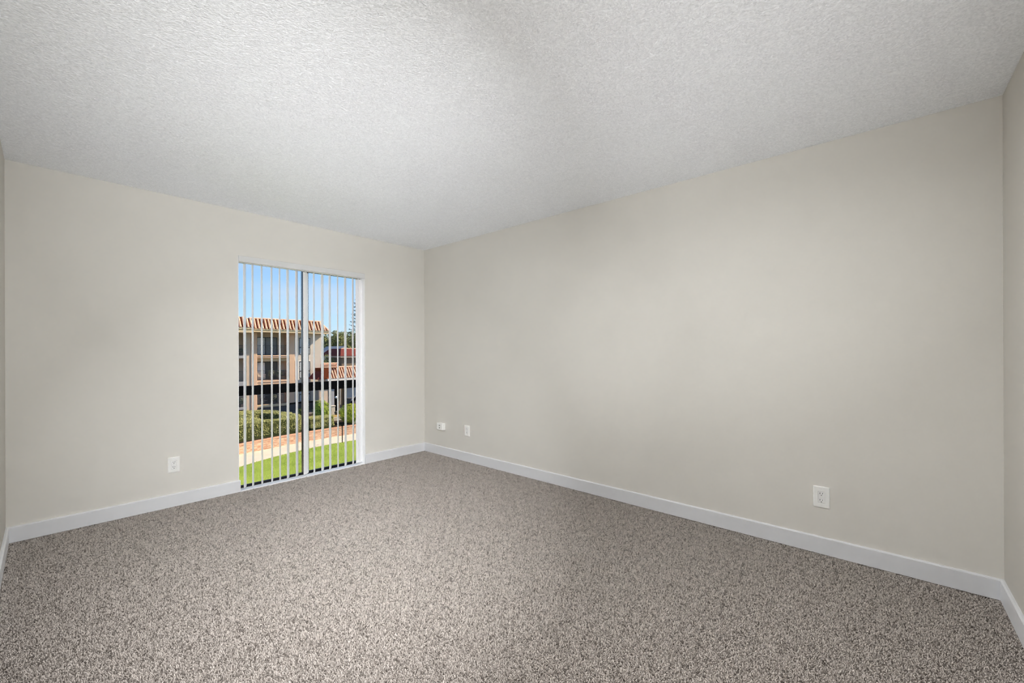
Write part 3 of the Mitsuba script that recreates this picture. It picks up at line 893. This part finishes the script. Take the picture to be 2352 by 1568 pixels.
obj('roof', trimesh.convex.convex_hull(np.array([(17.2, LYF + 0.3, -2.0), (18.2, LYF + 0.3, -2.0), (18.2, LYF + 0.3, -0.8), (17.2, LYF + 2.6, -2.0), (18.2, LYF + 2.6, -2.0), (18.2, LYF + 2.6, -0.8)])), 'roof_maroon', lb)  # hip slope turned from the sun, its shade put into the maroon colour
cr = []
for x in np.arange(17.95, 19.7, 0.21):
    for z in (-0.60, -0.34):
        c = trimesh.creation.annulus(r_min=0.045, r_max=0.10, height=0.5, sections=10)
        c.apply_transform(trimesh.transformations.rotation_matrix(PI / 2, (1, 0, 0)))
        c.apply_translation((x + (0.1 if z < -0.5 else 0), LYF + 0.55, z))
        cr.append(c)
k = obj('crest_tile', cat(*cr, box(17.85, 19.75, LYF + 0.55, LYF + 0.75, -0.72, -0.24), *[bar((x, LYF + 0.55, -0.19), (x + 0.4, LYF + 0.55, -0.17), 0.075, 8) for x in np.arange(17.9, 19.5, 0.36)]), 'tile_clay', lb)
labels[k] = {'label': 'open ends of stacked barrel tiles', 'kind': 'stuff'}

# far houses
fh = thing('far_house', 'far house with a maroon hipped roof before the trees', 'building')
obj('wall', box(35.9, 46, 75.6, 83, GZ - 0.3, 0.05), 'stucco_brown', fh)
obj('fascia', box(35.4, 46.4, 75.0, 83.5, -0.05, 0.25), 'stucco_tan', fh)
obj('roof', prism(35.3, 46.5, 74.9, 84, 0.25, 1.70, 1.1, 1.1, 2.0), 'roof_maroon', fh)
obj('ridge_cap', bar((36.4, 76.9, 1.72), (45.4, 76.9, 1.72), 0.09, 8), 'tile_clay', fh)
fg = thing('far_house', 'blue-grey gabled house behind the orange tile roof', 'building')
gp = np.array([(36.0, -1.15), (41.0, 2.10), (46.0, -1.15), (46.0, GZ - 0.3), (36.0, GZ - 0.3)])
m = trimesh.creation.extrude_polygon(Polygon(gp), 8, engine='earcut')
m.apply_transform(np.array([[1, 0, 0, 0], [0, 0, 1, 85], [0, 1, 0, 0], [0, 0, 0, 1.0]]))
m.fix_normals()
obj('wall', m, 'siding_blue', fg)
def slope(x0, z0, x1, z1):
    p = Polygon([(x0, z0), (x1, z1), (x1, z1 + 0.5), (x0, z0 + 0.5)])
    m = trimesh.creation.extrude_polygon(p, 9, engine='earcut')
    m.apply_transform(np.array([[1, 0, 0, 0], [0, 0, 1, 84.5], [0, 1, 0, 0], [0, 0, 0, 1.0]]))
    m.fix_normals()
    return m
obj('roof', slope(35.6, -1.75, 41.0, 1.85), 'stucco_grey', fg)
obj('roof', slope(46.4, -1.75, 41.0, 1.85), 'stucco_grey', fg)

# ------------------------------------------------------------------ small things in the planting
pl = thing('path_light', 'slim black path light at the edge of the concrete path', 'path light')
obj('post', bar((10.92, 24.42, GZ), (10.92, 24.42, -4.12), 0.028, 10), 'black_paint', pl, 40)
obj('head', at(lathe([(0, 0), (0.05, 0), (0.06, 0.10), (0.02, 0.14), (0, 0.14)], 14), 10.92, 24.42, -4.13), 'black_paint', pl)
lm = thing('lamp_post', 'black lamp post with a small white lantern before the low tiled building', 'lamp post')
obj('post', cbox(15.86, 16.06, 35.9, 36.1, -5.4, -2.3, 0.01), 'black_paint', lm)
obj('lantern', at(trimesh.creation.icosphere(subdivisions=2, radius=0.13), 15.90, 35.8, -3.33), 'lamp_white', lm, True)
gp_ = thing('gate_pillar', 'pale square pillar between the two bright shrubs', 'pillar')
obj('shaft', cbox(13.17, 13.52, 31.0, 31.35, -4.69, -3.55, 0.02), 'stone_pale', gp_)
obj('cap', cbox(13.13, 13.56, 30.96, 31.39, -3.55, -3.47, 0.02), 'stone_pale', gp_)
lg = thing('stone_ledge', 'stone ledge with an ochre top course below the pale pillar', 'ledge')
obj('top_course', cbox(12.85, 13.7, 30.3, 30.75, -4.36, -4.22, 0.02), 'ledge_ochre', lg)
obj('base_course', cbox(12.80, 13.75, 30.25, 30.8, -4.69, -4.36, 0.02), 'stone_pale', lg)
tag(obj('garden_ball', at(trimesh.creation.icosphere(subdivisions=2, radius=0.17), 13.42, 30.55, -4.048), 'plinth_grey', None, True), 'dark round ball resting on the stone ledge', 'ball')
st = thing('stair_rail', 'dark sloping stair rail with a pale handrail at the right jamb', 'stair rail')
obj('stringer', strip((17.0, 35, -4.0), (18.6, 35, -2.35), 0.10, 0.30), 'black_paint', st)
obj('handrail', strip((17.0, 35, -3.68), (18.6, 35, -2.03), 0.05, 0.05), 'stucco_grey', st)
for x in (17.15, 17.8, 18.45):
    z = -4.0 + (x - 17.0) * 1.03
    obj('post', bar((x, 35, -5.6), (x, 35, z + 0.32), 0.04, 6), 'black_paint', st)
obj('enclosure', cbox(17.15, 18.8, 35.2, 36.4, -5.6, -3.55, 0.02), 'plinth_grey', st)
